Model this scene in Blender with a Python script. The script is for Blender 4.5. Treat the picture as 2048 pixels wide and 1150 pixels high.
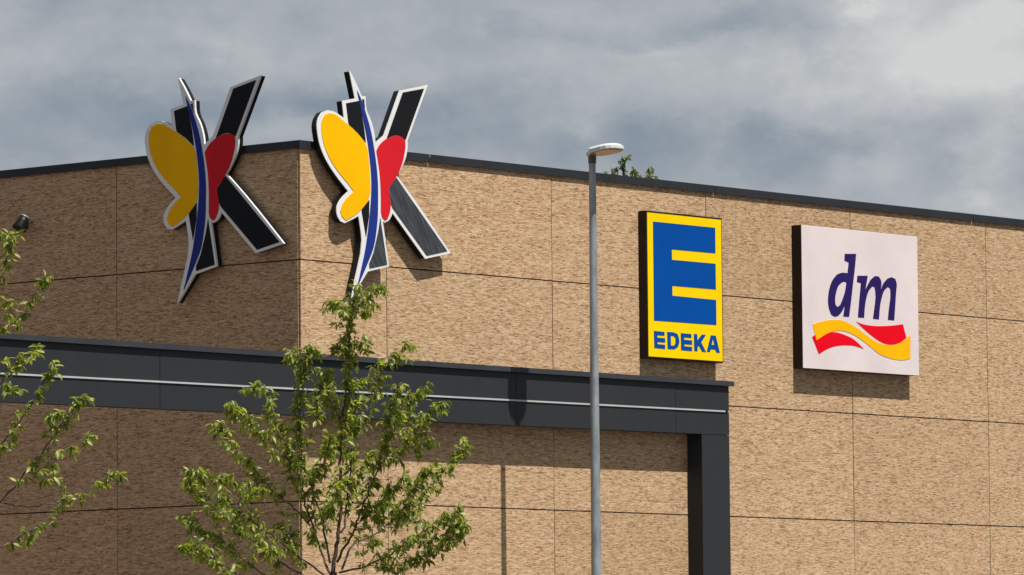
import bpy, bmesh, math, random
from mathutils import Vector, Matrix
from mathutils.geometry import tessellate_polygon
for o in list(bpy.data.objects): bpy.data.objects.remove(o)
SC = bpy.context.scene
COL = SC.collection

# ------------------------------------------------------------------ camera
CAM = dict(f=10872.513, C=(-41.20613, -37.99909, 1.7),
           r=(0.6492010, -0.7605654, -0.0088470), u=(-0.0541484, -0.0578154, 0.9968577), b=(-0.7586870, -0.6466820, -0.0787172))
cd = bpy.data.cameras.new('camera'); cam = bpy.data.objects.new('camera', cd); COL.objects.link(cam)
cd.sensor_width = 36; cd.lens = CAM['f'] / 2048 * 36; cd.clip_start = 0.5; cd.clip_end = 8000
_r, _u, _b, _c = CAM['r'], CAM['u'], CAM['b'], CAM['C']
cam.matrix_world = Matrix(((_r[0], _u[0], _b[0], _c[0]), (_r[1], _u[1], _b[1], _c[1]), (_r[2], _u[2], _b[2], _c[2]), (0, 0, 0, 1)))
SC.camera = cam

# ------------------------------------------------------------------ exposure
vs = SC.view_settings
vs.view_transform = 'Standard'; vs.look = 'None'; vs.gamma = 1; vs.use_curve_mapping = False
vs.exposure = 0.50

# ------------------------------------------------------------------ sun
SUN_EL = math.atan(2.0)
SUN_AZ = math.radians(-90 + 1.5)          # direction towards the sun, from +x counter-clockwise
sd = bpy.data.lights.new('sun', 'SUN'); sd.energy = 5.0; sd.angle = math.radians(0.5); sd.color = (1.0, 0.96, 0.90)
sun = bpy.data.objects.new('sun', sd); COL.objects.link(sun); sun.location = (0, -30, 60)
to_sun = Vector((math.cos(SUN_EL) * math.cos(SUN_AZ), math.cos(SUN_EL) * math.sin(SUN_AZ), math.sin(SUN_EL)))
sun.rotation_euler = to_sun.to_track_quat('Z', 'Y').to_euler()

# ------------------------------------------------------------------ sky
W = bpy.data.worlds.new('World'); SC.world = W; W.use_nodes = True
nt = W.node_tree; nt.nodes.clear()
def N(t, typ, **k):
    n = t.nodes.new(typ)
    for a, v in k.items(): setattr(n, a, v)
    return n
def link(t, a, b): t.links.new(a, b)
def val(t, op, a, b=None, clamp=False):
    n = N(t, 'ShaderNodeMath', operation=op, use_clamp=clamp)
    for i, v in enumerate((a, b)):
        if v is None: continue
        if isinstance(v, (int, float)): n.inputs[i].default_value = v
        else: link(t, v, n.inputs[i])
    return n.outputs[0]
def vec(t, op, a, b=None):
    n = N(t, 'ShaderNodeVectorMath', operation=op)
    for i, v in enumerate((a, b)):
        if v is None: continue
        if isinstance(v, tuple): n.inputs[i].default_value = v
        else: link(t, v, n.inputs[i])
    return n.outputs['Value'] if op in ('DOT_PRODUCT', 'LENGTH') else n.outputs[0]
def noise(t, v, scale, detail, rough=0.5, dim='3D', distortion=0.0):
    n = N(t, 'ShaderNodeTexNoise', noise_dimensions=dim)
    n.inputs['Scale'].default_value = scale; n.inputs['Detail'].default_value = detail
    n.inputs['Roughness'].default_value = rough; n.inputs['Distortion'].default_value = distortion
    if v is not None: link(t, v, n.inputs['Vector'])
    return n
def ramp(t, fac, stops, interp='LINEAR'):
    n = N(t, 'ShaderNodeValToRGB'); cr = n.color_ramp; cr.interpolation = interp
    while len(cr.elements) < len(stops): cr.elements.new(0.5)
    for e, (p, c) in zip(cr.elements, stops):
        e.position = p; e.color = (*c, 1)
    if fac is not None: link(t, fac, n.inputs[0])
    return n.outputs[0]
def mixc(t, fac, a, b, mode='MIX'):
    n = N(t, 'ShaderNodeMix', data_type='RGBA', blend_type=mode)
    for sock, v in ((n.inputs[0], fac), (n.inputs[6], a), (n.inputs[7], b)):
        if isinstance(v, (int, float)): sock.default_value = v
        elif isinstance(v, tuple): sock.default_value = (*v, 1)
        else: link(t, v, sock)
    return n.outputs[2]

tc = N(nt, 'ShaderNodeTexCoord')
D = tc.outputs['Generated']
sep = N(nt, 'ShaderNodeSeparateXYZ'); link(nt, D, sep.inputs[0])
az = val(nt, 'ARCTAN2', sep.outputs[1], sep.outputs[0]); el = val(nt, 'ARCSINE', sep.outputs[2])
dz = vec(nt, 'MULTIPLY', D, (1, 1, 1.6))
cmb = N(nt, 'ShaderNodeCombineXYZ'); link(nt, az, cmb.inputs[0]); link(nt, el, cmb.inputs[1])
warp = noise(nt, dz, 34, 6, 0.62)
w2 = vec(nt, 'MULTIPLY', vec(nt, 'SUBTRACT', warp.outputs['Color'], (0.5, 0.5, 0.5)), (0.030, 0.020, 0))
P = vec(nt, 'ADD', cmb.outputs[0], w2)
def A(x): return 0.7054 - (x - 1024) * 9.24e-5
def E(y): return 0.1316 - y * 9.15e-5
CLOUDS = [  # x, y, half width, half height (2048 px frame = 10.7 degrees), weight: lumps of lighter and darker cloud
    (300, 60, 420, 120, .10), (440, 95, 60, 30, .16), (840, 40, 200, 90, .07), (30, 90, 70, 40, .08),
    (700, 195, 330, 38, -.20), (230, 235, 330, 55, -.13), (560, 265, 130, 40, .12), (60, 300, 160, 40, -.06),
    (1090, 40, 130, 60, .12), (1130, 90, 190, 24, -.10), (1500, 62, 230, 50, -.20), (1330, 100, 150, 16, .13),
    (1330, 165, 360, 80, .12), (1180, 285, 330, 60, -.24), (1560, 330, 170, 50, -.10), (1690, 285, 170, 38, -.18),
    (1860, 110, 230, 140, .28), (1990, 60, 110, 110, .12), (1720, 15, 60, 22, .22), (1690, 60, 90, 40, .12), (1990, 300, 75, 45, .22), (1760, 335, 90, 45, .12), (2040, 180, 60, 90, .10),
    (1880, 345, 60, 60, -.10), (1980, 400, 80, 50, .22), (1600, 190, 120, 70, .06)]
big = noise(nt, dz, 11, 9, 0.52); fine = noise(nt, dz, 50, 10, 0.60)
acc = val(nt, 'MULTIPLY', val(nt, 'SUBTRACT', big.outputs[0], 0.5), 0.5)
acc = val(nt, 'ADD', acc, val(nt, 'MULTIPLY', val(nt, 'SUBTRACT', fine.outputs[0], 0.5), 0.68))
for x, y, sx, sy, wt in CLOUDS:
    q = vec(nt, 'MULTIPLY', vec(nt, 'SUBTRACT', P, (A(x), E(y), 0)), (1 / (sx * 9.24e-5), 1 / (sy * 9.15e-5), 0))
    g = val(nt, 'POWER', math.e, val(nt, 'MULTIPLY', vec(nt, 'DOT_PRODUCT', q, q), -1.0))
    acc = val(nt, 'ADD', acc, val(nt, 'MULTIPLY', g, wt * 1.15))
v = val(nt, 'ADD', acc, 0.565, True)
cloud = ramp(nt, v, [(0.0, (.145, .186, .245)), (.28, (.225, .274, .336)), (.52, (.340, .376, .418)), (.76, (.450, .475, .500)), (1.0, (.62, .63, .63))])
bgc = N(nt, 'ShaderNodeBackground'); link(nt, cloud, bgc.inputs[0]); bgc.inputs[1].default_value = 0.725
sky = N(nt, 'ShaderNodeTexSky', sky_type='NISHITA', sun_disc=False, sun_elevation=SUN_EL, sun_rotation=math.pi / 2 - SUN_AZ)
bgs = N(nt, 'ShaderNodeBackground'); link(nt, sky.outputs[0], bgs.inputs[0]); bgs.inputs[1].default_value = 0.05
thin = N(nt, 'ShaderNodeMapRange'); link(nt, v, thin.inputs[0])
for i, q in ((1, .15), (2, .6), (3, .86), (4, 1.0)): thin.inputs[i].default_value = q
mx = N(nt, 'ShaderNodeMixShader'); link(nt, thin.outputs[0], mx.inputs[0]); link(nt, bgs.outputs[0], mx.inputs[1]); link(nt, bgc.outputs[0], mx.inputs[2])
wo = N(nt, 'ShaderNodeOutputWorld'); link(nt, mx.outputs[0], wo.inputs[0])

# ------------------------------------------------------------------ materials
def mat(name, color=(.5, .5, .5), rough=.5, metal=0.0, spec=.5, coat=0.0):
    m = bpy.data.materials.new(name); m.use_nodes = True
    b = m.node_tree.nodes['Principled BSDF']
    b.inputs['Base Color'].default_value = (*color, 1); b.inputs['Roughness'].default_value = rough
    b.inputs['Metallic'].default_value = metal; b.inputs['Specular IOR Level'].default_value = spec
    b.inputs['Coat Weight'].default_value = coat
    return m, m.node_tree, b
def bump(t, b, h, strength, dist):
    n = N(t, 'ShaderNodeBump'); n.inputs['Strength'].default_value = strength; n.inputs['Distance'].default_value = dist
    link(t, h, n.inputs['Height']); link(t, n.outputs[0], b.inputs['Normal'])

def weathered(name, color, rough=.45, metal=0.0, var=.18, coat=0.0, scale=3.0, streak=True, spec=.5):
    m, t, b = mat(name, color, rough, metal, coat=coat, spec=spec)
    g = N(t, 'ShaderNodeNewGeometry')
    p = vec(t, 'MULTIPLY', g.outputs['Position'], (scale, scale, scale * (.25 if streak else 1)))
    n = noise(t, p, 1.0, 6, .6)
    lo = tuple(c * (1 - var) for c in color); hi = tuple(min(1, c * (1 + var)) for c in color)
    link(t, ramp(t, n.outputs[0], [(.3, lo), (.7, hi)]), b.inputs['Base Color'])
    n2 = noise(t, p, 4.0, 4, .6)
    link(t, val(t, 'ADD', val(t, 'MULTIPLY', n2.outputs[0], .25), rough - .12), b.inputs['Roughness'])
    return m

def chip_panel():
    m, t, b = mat('wood_chip_cladding', rough=.75, spec=.25)
    g = N(t, 'ShaderNodeNewGeometry'); oi = N(t, 'ShaderNodeObjectInfo')
    s = N(t, 'ShaderNodeSeparateXYZ'); link(t, g.outputs['Position'], s.inputs[0])
    u = val(t, 'SUBTRACT', s.outputs[0], s.outputs[1])
    off = val(t, 'MULTIPLY', oi.outputs['Random'], 60.0)
    def uv(su, sz, k):
        c = N(t, 'ShaderNodeCombineXYZ')
        link(t, val(t, 'MULTIPLY', u, su), c.inputs[0]); link(t, val(t, 'MULTIPLY', s.outputs[2], sz), c.inputs[1])
        link(t, val(t, 'ADD', off, k), c.inputs[2]); return c.outputs[0]
    wn = noise(t, uv(9, 22, 0), 1.0, 3, .6)
    wv = vec(t, 'MULTIPLY', vec(t, 'SUBTRACT', wn.outputs['Color'], (.5, .5, .5)), (1.4, 3.2, 0))
    def flakes(su, sz, k):
        vo = N(t, 'ShaderNodeTexVoronoi', feature='F1'); vo.inputs['Scale'].default_value = 1.0
        link(t, vec(t, 'ADD', uv(su, sz, k), wv), vo.inputs['Vector'])
        sc = N(t, 'ShaderNodeSeparateColor'); link(t, vo.outputs['Color'], sc.inputs[0])
        return sc.outputs[0], sc.outputs[1], vo.outputs['Distance']
    a, a2, da = flakes(17, 106, 3.0); c, c2, dc = flakes(27, 165, 31.0)
    fib = noise(t, uv(24, 240, 7), 1.0, 5, .65)
    h = val(t, 'ADD', val(t, 'MULTIPLY', a, .42), val(t, 'MULTIPLY', c, .34))
    h = val(t, 'ADD', h, val(t, 'MULTIPLY', fib.outputs[0], .62))
    h = val(t, 'SUBTRACT', h, .19)
    base = ramp(t, h, [(.09, (.100, .047, .021)), (.28, (.275, .156, .077)), (.45, (.418, .274, .157)), (.65, (.482, .335, .204)), (.90, (.61, .472, .328))])
    # flake-to-flake hue, broad blotches and a slight tone per board
    hue = ramp(t, a2, [(0, (1.06, .97, .90)), (.5, (1, 1, 1)), (1, (.95, 1.01, 1.03))])
    col = mixc(t, .8, base, hue, 'MULTIPLY')
    blot = noise(t, uv(2.6, 3.4, 13), 1.0, 4, .6)
    col = mixc(t, .55, col, ramp(t, blot.outputs[0], [(.3, (.92, .90, .88)), (.5, (1, 1, 1)), (.7, (1.05, 1.05, 1.04))]), 'MULTIPLY')
    tone = ramp(t, oi.outputs['Random'], [(0, (.93, .92, .89)), (.5, (1, 1, 1)), (1, (1.04, 1.03, 1.0))])
    col = mixc(t, 1.0, col, tone, 'MULTIPLY')
    link(t, col, b.inputs['Base Color'])
    bump(t, b, val(t, 'SUBTRACT', h, val(t, 'MULTIPLY', da, .25)), .4, .005)
    return m

M = {}
M['chip'] = chip_panel()
M['core'] = mat('dark_joint_backing', (.04, .028, .020), .9)[0]
M['roof'] = weathered('grey_roofing_felt', (.10, .10, .10), .9, streak=False)
M['anthracite'] = weathered('anthracite_powder_coat', (.0245, .0268, .0305), .45, var=.05, spec=.16)
M['anthracite_edge'] = weathered('anthracite_coping_sheet', (.034, .037, .043), .4, var=.16, spec=.25)
M['roof_edge'] = weathered('dark_roof_edge_sheet', (.020, .0225, .027), .42, var=.14, spec=.2)
M['alu'] = weathered('white_painted_strip', (.40, .415, .415), .4, var=.08)
M['trim'] = weathered('white_trim_plastic', (.66, .66, .655), .35, var=.06)
M['return'] = weathered('black_sign_return', (.008, .008, .009), .4, var=.2, spec=.2)
M['box'] = weathered('dark_brown_sign_box', (.014, .010, .008), .45, var=.2, spec=.2)
M['steel'] = weathered('galvanised_steel', (.27, .30, .32), .5, metal=.35, var=.34, scale=14)
M['collar'] = weathered('dull_steel_collar', (.10, .10, .10), .5, metal=.3, var=.2)
M['lamp_body'] = weathered('pale_grey_lamp_housing', (.50, .515, .52), .4, var=.10)
M['lamp_lens'] = weathered('lamp_lens_bounce_tint', (.36, .22, .12), .25, var=.25, scale=20)  # warm bounce light on the underside is painted into this brown
M['flood'] = weathered('black_floodlight_housing', (.007, .0075, .008), .4, var=.2, spec=.15)
M['flood_cap'] = weathered('grey_floodlight_cap', (.20, .205, .21), .4, var=.1)
def acrylic(name, color, rough=.3, spec=.05):
    m, t, b = mat(name, color, rough, spec=spec)
    g = N(t, 'ShaderNodeNewGeometry'); n = noise(t, g.outputs['Position'], 1.6, 4, .55)
    link(t, ramp(t, n.outputs[0], [(.3, tuple(c * .93 for c in color)), (.7, tuple(min(1, c * 1.05) for c in color))]), b.inputs['Base Color'])
    return m
M['yellow'] = acrylic('yellow_acrylic', (.80, .415, .001), .4)
M['red'] = acrylic('red_acrylic', (.56, .014, .022))
M['blue'] = acrylic('blue_acrylic', (.016, .032, .20))
M['black'] = acrylic('black_acrylic', (.011, .0115, .013), .12)
def streaky():
    m, t, b = mat('black_acrylic_painted_reflections', (.02, .021, .024), .3)
    g = N(t, 'ShaderNodeNewGeometry')
    s = N(t, 'ShaderNodeSeparateXYZ'); link(t, g.outputs['Position'], s.inputs[0])
    k = math.hypot(.433, .663); dx, dzz = .433 / k, -.663 / k
    along = val(t, 'ADD', val(t, 'MULTIPLY', s.outputs[0], dx), val(t, 'MULTIPLY', s.outputs[2], dzz))
    across = val(t, 'SUBTRACT', val(t, 'MULTIPLY', s.outputs[0], -dzz), val(t, 'MULTIPLY', s.outputs[2], -dx))
    c = N(t, 'ShaderNodeCombineXYZ'); link(t, val(t, 'MULTIPLY', along, 2.2), c.inputs[0]); link(t, val(t, 'MULTIPLY', across, 70.0), c.inputs[1])
    n = noise(t, c.outputs[0], 1.0, 5, .62)
    link(t, ramp(t, n.outputs[0], [(.30, (.012, .013, .016)), (.52, (.034, .037, .045)), (.74, (.110, .117, .130))]), b.inputs['Base Color'])  # pale streaks are sky reflections painted into the base colour
    bump(t, b, n.outputs[0], .5, .004)
    return m
M['black_streak'] = streaky()
M['sign_yellow'] = acrylic('sign_face_yellow', (.80, .545, .001), .45)
M['sign_blue'] = acrylic('sign_face_blue', (.001, .060, .285), .35)
M['sign_white'] = acrylic('sign_face_white', (.62, .545, .545), .45)
M['ink'] = acrylic('ink_navy', (.022, .012, .095), .4)
M['ink_red'] = acrylic('ink_red', (.68, .002, .012), .4)
M['ink_amber'] = acrylic('ink_amber', (.85, .40, .002), .4)
def asphalt():
    m, t, b = mat('asphalt', (.06, .06, .06), .9)
    g = N(t, 'ShaderNodeNewGeometry'); n = noise(t, g.outputs['Position'], 40, 4, .7); n2 = noise(t, g.outputs['Position'], .3, 5, .6)
    c = ramp(t, n.outputs[0], [(.3, (.040, .033, .028)), (.7, (.062, .050, .042))])
    link(t, mixc(t, .5, c, ramp(t, n2.outputs[0], [(.3, (.7, .7, .7)), (.7, (1.2, 1.2, 1.2))]), 'MULTIPLY'), b.inputs['Base Color'])
    bump(t, b, n.outputs[0], .5, .01); return m
M['asphalt'] = asphalt()
def paving(c1, c2, nm):
    m, t, b = mat(nm, c1, .85)
    g = N(t, 'ShaderNodeNewGeometry'); br = N(t, 'ShaderNodeTexBrick'); link(t, g.outputs['Position'], br.inputs['Vector'])
    br.inputs['Scale'].default_value = 2.5; br.inputs['Color1'].default_value = (*c1, 1); br.inputs['Color2'].default_value = (*c2, 1)
    br.inputs['Mortar'].default_value = (.06, .055, .05, 1); br.inputs['Mortar Size'].default_value = .012
    link(t, br.outputs[0], b.inputs['Base Color']); return m
M['paving'] = paving((.20, .19, .175), (.16, .155, .145), 'concrete_paving')
M['bounce_paving'] = paving((.125, .052, .034), (.095, .042, .030), 'red_bounce_paving')  # unseen red surface, put in to bounce warm light onto the left wall
def bark():
    m, t, b = mat('dark_cherry_bark', (.06, .04, .03), .75)
    g = N(t, 'ShaderNodeNewGeometry'); n = noise(t, vec(t, 'MULTIPLY', g.outputs['Position'], (20, 20, 45)), 1.0, 5, .65)
    link(t, ramp(t, n.outputs[0], [(.3, (.030, .019, .015)), (.6, (.072, .046, .036)), (.8, (.14, .105, .085))]), b.inputs['Base Color'])
    bump(t, b, n.outputs[0], .6, .006); return m
M['bark'] = bark()
def leafmat(name, cols, trans):
    m = bpy.data.materials.new(name); m.use_nodes = True; t = m.node_tree
    b = t.nodes['Principled BSDF']; out = t.nodes['Material Output']
    g = N(t, 'ShaderNodeNewGeometry'); oi = N(t, 'ShaderNodeObjectInfo')
    r = val(t, 'FRACT', val(t, 'ADD', g.outputs['Random Per Island'], oi.outputs['Random']))
    n = noise(t, g.outputs['Position'], 2.2, 3, .5)
    f = val(t, 'ADD', val(t, 'MULTIPLY', r, .75), val(t, 'MULTIPLY', n.outputs[0], .30))
    col = ramp(t, f, cols); link(t, col, b.inputs['Base Color'])
    b.inputs['Roughness'].default_value = .42; b.inputs['Specular IOR Level'].default_value = .45
    tr = N(t, 'ShaderNodeBsdfTranslucent'); link(t, mixc(t, 1.0, col, trans, 'MULTIPLY'), tr.inputs[0])
    mix = N(t, 'ShaderNodeMixShader'); mix.inputs[0].default_value = .46
    link(t, b.outputs[0], mix.inputs[1]); link(t, tr.outputs[0], mix.inputs[2]); link(t, mix.outputs[0], out.inputs[0])
    return m
M['leaf'] = leafmat('young_cherry_leaf', [(.05, (.060, .085, .011)), (.35, (.138, .178, .019)), (.62, (.222, .260, .037)), (.86, (.33, .345, .09)), (.97, (.26, .16, .035))], (1.9, 1.9, 1.0))
M['leaf_far'] = leafmat('dull_green_leaf', [(.1, (.05, .07, .025)), (.5, (.10, .13, .045)), (.9, (.17, .20, .075))], (1.6, 1.6, 1.0))

# ------------------------------------------------------------------ mesh helpers
class MB:
    def __init__(s): s.v = []; s.f = []; s.sm = []
    def add(s, vs, fs, smooth=False):
        o = len(s.v); s.v += [tuple(p) for p in vs]; s.f += [tuple(i + o for i in f) for f in fs]; s.sm += [smooth] * len(fs); return s
    def hexa(s, p):   # 8 corners: bottom 4 (ccw from above), top 4
        return s.add(p, [(3, 2, 1, 0), (4, 5, 6, 7), (0, 1, 5, 4), (1, 2, 6, 5), (2, 3, 7, 6), (3, 0, 4, 7)])
    def box(s, x0, x1, y0, y1, z0, z1):
        return s.hexa([(x0, y0, z0), (x1, y0, z0), (x1, y1, z0), (x0, y1, z0), (x0, y0, z1), (x1, y0, z1), (x1, y1, z1), (x0, y1, z1)])
    def prism(s, loops, front, back, put):
        """loops of (u, z); put(u, z, d) gives the 3-D point at distance d from the wall"""
        flat = [p for l in loops for p in l]; n = len(flat)
        tri = tessellate_polygon([[Vector((p[0], p[1], 0)) for p in l] for l in loops])
        vs_ = [put(p[0], p[1], front) for p in flat] + [put(p[0], p[1], back) for p in flat]
        fs = [tuple(t) for t in tri] + [tuple(i + n for i in reversed(t)) for t in tri]
        o = 0
        for l in loops:
            k = len(l)
            for i in range(k):
                a, b = o + i, o + (i + 1) % k; fs.append((a, b, b + n, a + n))
            o += k
        return s.add(vs_, fs)
    def tube(s, pts, rad, seg=8, smooth=True, caps=True):
        pts = [Vector(p) for p in pts]; rings = []
        ref = Vector((0, 0, 1)) if abs((pts[-1] - pts[0]).normalized().z) < .9 else Vector((1, 0, 0))
        for i, p in enumerate(pts):
            t = (pts[min(i + 1, len(pts) - 1)] - pts[max(i - 1, 0)]).normalized()
            a = t.cross(ref).normalized(); b = t.cross(a)
            r = rad[i] if isinstance(rad, (list, tuple)) else rad
            rings.append([p + (a * math.cos(2 * math.pi * k / seg) + b * math.sin(2 * math.pi * k / seg)) * r for k in range(seg)])
        vs_ = [q for rg in rings for q in rg]; fs = []
        for i in range(len(pts) - 1):
            for k in range(seg):
                a = i * seg + k; b = i * seg + (k + 1) % seg
                fs.append((a, b, b + seg, a + seg))
        s.add(vs_, fs, smooth)
        if caps:
            s.add(rings[0], [tuple(range(seg))]); s.add(rings[-1], [tuple(reversed(range(seg)))])
        return s
    def mesh(s, name, m):
        me = bpy.data.meshes.new(name); me.from_pydata(s.v, [], s.f); me.update()
        me.polygons.foreach_set('use_smooth', s.sm)
        bm = bmesh.new(); bm.from_mesh(me); bmesh.ops.recalc_face_normals(bm, faces=bm.faces); bm.to_mesh(me); bm.free()
        if m: me.materials.append(m)
        return me
    def build(s, name, m, parent=None, kind=None):
        o = bpy.data.objects.new(name, s.mesh(name, m)); COL.objects.link(o)
        if parent: adopt(o, parent)
        if kind: o['kind'] = kind
        return o
def adopt(o, parent):
    o.parent = parent
    q = parent; off = Vector((0, 0, 0))
    while q: off += q.location; q = q.parent
    if o.type == 'MESH' and not o.get('placed'): o.location = -off      # mesh vertices are written in world metres
def thing(name, label, cat, loc, group=None):
    o = bpy.data.objects.new(name, None); COL.objects.link(o); o.location = loc; o.empty_display_size = .3
    o['label'] = label; o['category'] = cat
    if group: o['group'] = group
    return o
def bevel(o, w=.004, seg=2):
    md = o.modifiers.new('bevel', 'BEVEL'); md.width = w; md.segments = seg; md.limit_method = 'ANGLE'; md.angle_limit = .6
    return o
random.seed(11)

# ------------------------------------------------------------------ ground
MB().box(-3000, 3000, -3000, 3000, -.4, -.004).build('ground', M['asphalt'], kind='structure')
MB().box(-13.5, 34, -3.4, -.0, 0, .12).build('pavement', M['paving'], kind='structure')
MB().box(-13.5, -.02, .004, 20, 0, .12).build('forecourt', M['bounce_paving'], kind='structure')  # out of view; its red is added for warm bounce on the wall

# ------------------------------------------------------------------ the store
LX, LY = 32.0, 18.0
store = thing('store_building', 'flat roofed store clad in light brown wood chip boards with a dark roof edge', 'building', (LX / 2, LY / 2, 0))
ROWS = [.15, 1.435, 2.685, 3.935, 5.185, 6.435, 7.64]
JH, JV, PT = .0065, .0048, .022
core = MB(); core.box(PT + .002, LX - PT - .002, PT + .002, LY - PT - .002, 0, 7.60); core.build('wall_core', M['core'], store)
cols_r = [0.004] + [1.3416 + 2.7092 * i for i in range(12)]; cols_r = [c for c in cols_r if c < LX] + [LX]
cols_l = [PT + .006] + [2.6587 + 2.7092 * i for i in range(6)] + [LY]
for j in range(len(ROWS) - 1):
    z0, z1 = ROWS[j] + JH, ROWS[j + 1] - JH
    for i in range(len(cols_r) - 1):
        e = random.uniform(-.0015, .0015)
        MB().box(cols_r[i] + JV, cols_r[i + 1] - JV, e, PT, z0, z1).build('cladding_board', M['chip'], store)
    for i in range(len(cols_l) - 1):
        e = random.uniform(-.0015, .0015)
        MB().box(e + .001, PT, cols_l[i] + JV, cols_l[i + 1] - JV, z0, z1).build('cladding_board', M['chip'], store)
MB().box(LX - PT + .001, LX, PT + .01, LY, .15, 7.6).build('cladding_sheet', M['chip'], store)
MB().box(PT + .01, LX - PT - .01, LY - PT + .001, LY - .001, .15, 7.6).build('cladding_sheet', M['chip'], store)
MB().box(.35, LX - .35, .35, LY - .35, 7.60, 7.604).build('roof', M['roof'], store)
# coping: folded sheet, 30 mm proud, laid in lengths with open joints
CZ0, CZ1, CP = 7.588, 7.668, .028
xs = [-CP, 2.01, 6.9, 11.9, 16.9, 21.9, 26.9, LX + CP]
for a, b in zip(xs, xs[1:]):
    o = MB()
    o.box(a + (.0 if a < 0 else .004), b - .004, -CP, -CP + .004, CZ0, CZ1); o.box(a + (.004 if a < 0 else .004), b - .004, -CP + .004, .36, CZ1 - .004, CZ1 + .004)
    o.build('coping', M['roof_edge'], store)
ys = [-CP + .0055, 5.1, 10.1, LY]
for a, b in zip(ys, ys[1:]):
    o = MB(); o.box(-CP, -CP + .004, a, b - .004, CZ0, CZ1); o.box(-CP + .004, .36, a if a > 1 else .364, b - .004, CZ1 - .004, CZ1 + .004)
    o.build('coping', M['roof_edge'], store)
for x in (2.01,):
    MB().box(x - .003, x + .003, -CP - .003, -CP - .0005, CZ0 + .05, CZ1 + .006).build('joint_clip', M['alu'], store)

# ------------------------------------------------------------------ portal frame in front of the facade
OFF = .21
frame = thing('portal_frame', 'anthracite metal portal frame with a thin white strip crossing in front of the facade', 'frame', (-1.5, -.1, 0))
XL, XR = -9.6, 6.877
def zb(x): return 4.800 + .0049 * (min(x, 8) + .655)
def zs(x): return 5.070 + .0044 * (x + .466)
def slab(x0, x1, y0, y1, lo, hi): return [(x0, y0, lo(x0)), (x1, y0, lo(x1)), (x1, y1, lo(x1)), (x0, y1, lo(x0)), (x0, y0, hi(x0)), (x1, y0, hi(x1)), (x1, y1, hi(x1)), (x0, y1, hi(x0))]
ZT = lambda x: 5.385
MB().hexa(slab(XL + .01, XR - .01, -OFF + .016, -.012, lambda x: zb(x) + .004, ZT)).build('beam_core', M['core'], frame)
edges = [XL, -7.771, -5.034, -2.297, .440, 3.177, 5.914, XR]
for a, b in zip(edges, edges[1:]):
    for lo, hi in ((zb, lambda x: zs(x) - .013), (lambda x: zs(x) + .013, ZT)):
        MB().hexa(slab(a + .0035, b - .0035, -OFF + random.uniform(-.001, .001), -OFF + .014, lo, hi)).build('fascia_sheet', M['anthracite'], frame)
MB().box(XR - .0095, XR, -OFF + .015, -.012, zb(XR), 5.385).build('end_plate', M['anthracite'], frame)
MB().box(XL, XR + .05, -OFF - .037, .0 - .004, 5.388, 5.442).build('coping', M['anthracite_edge'], frame)
st = MB(); st.hexa(slab(XL + .02, 6.795, -OFF - .012, -OFF + .012, lambda x: zs(x) - .009, lambda x: zs(x) + .009)); st.build('white_strip', M['alu'], frame)
MB().hexa(slab(6.80, 6.845, -OFF - .010, -OFF + .012, lambda x: zs(x) - .0115, lambda x: zs(x) + .0115)).build('strip_end_cap', M['return'], frame)
MB().box(6.376, 6.872, -OFF, -.004, .12, zb(6.6) - .005).build('post', M['anthracite'], frame)
MB().box(6.39, 6.862, -OFF + .02, -.03, zb(6.6) - .02, zb(6.6) + .012).build('post_cap', M['core'], frame)
MB().box(XL, XL + .5, -OFF, -.012, .12, zb(XL) - .008).build('post', M['anthracite'], frame)

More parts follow.
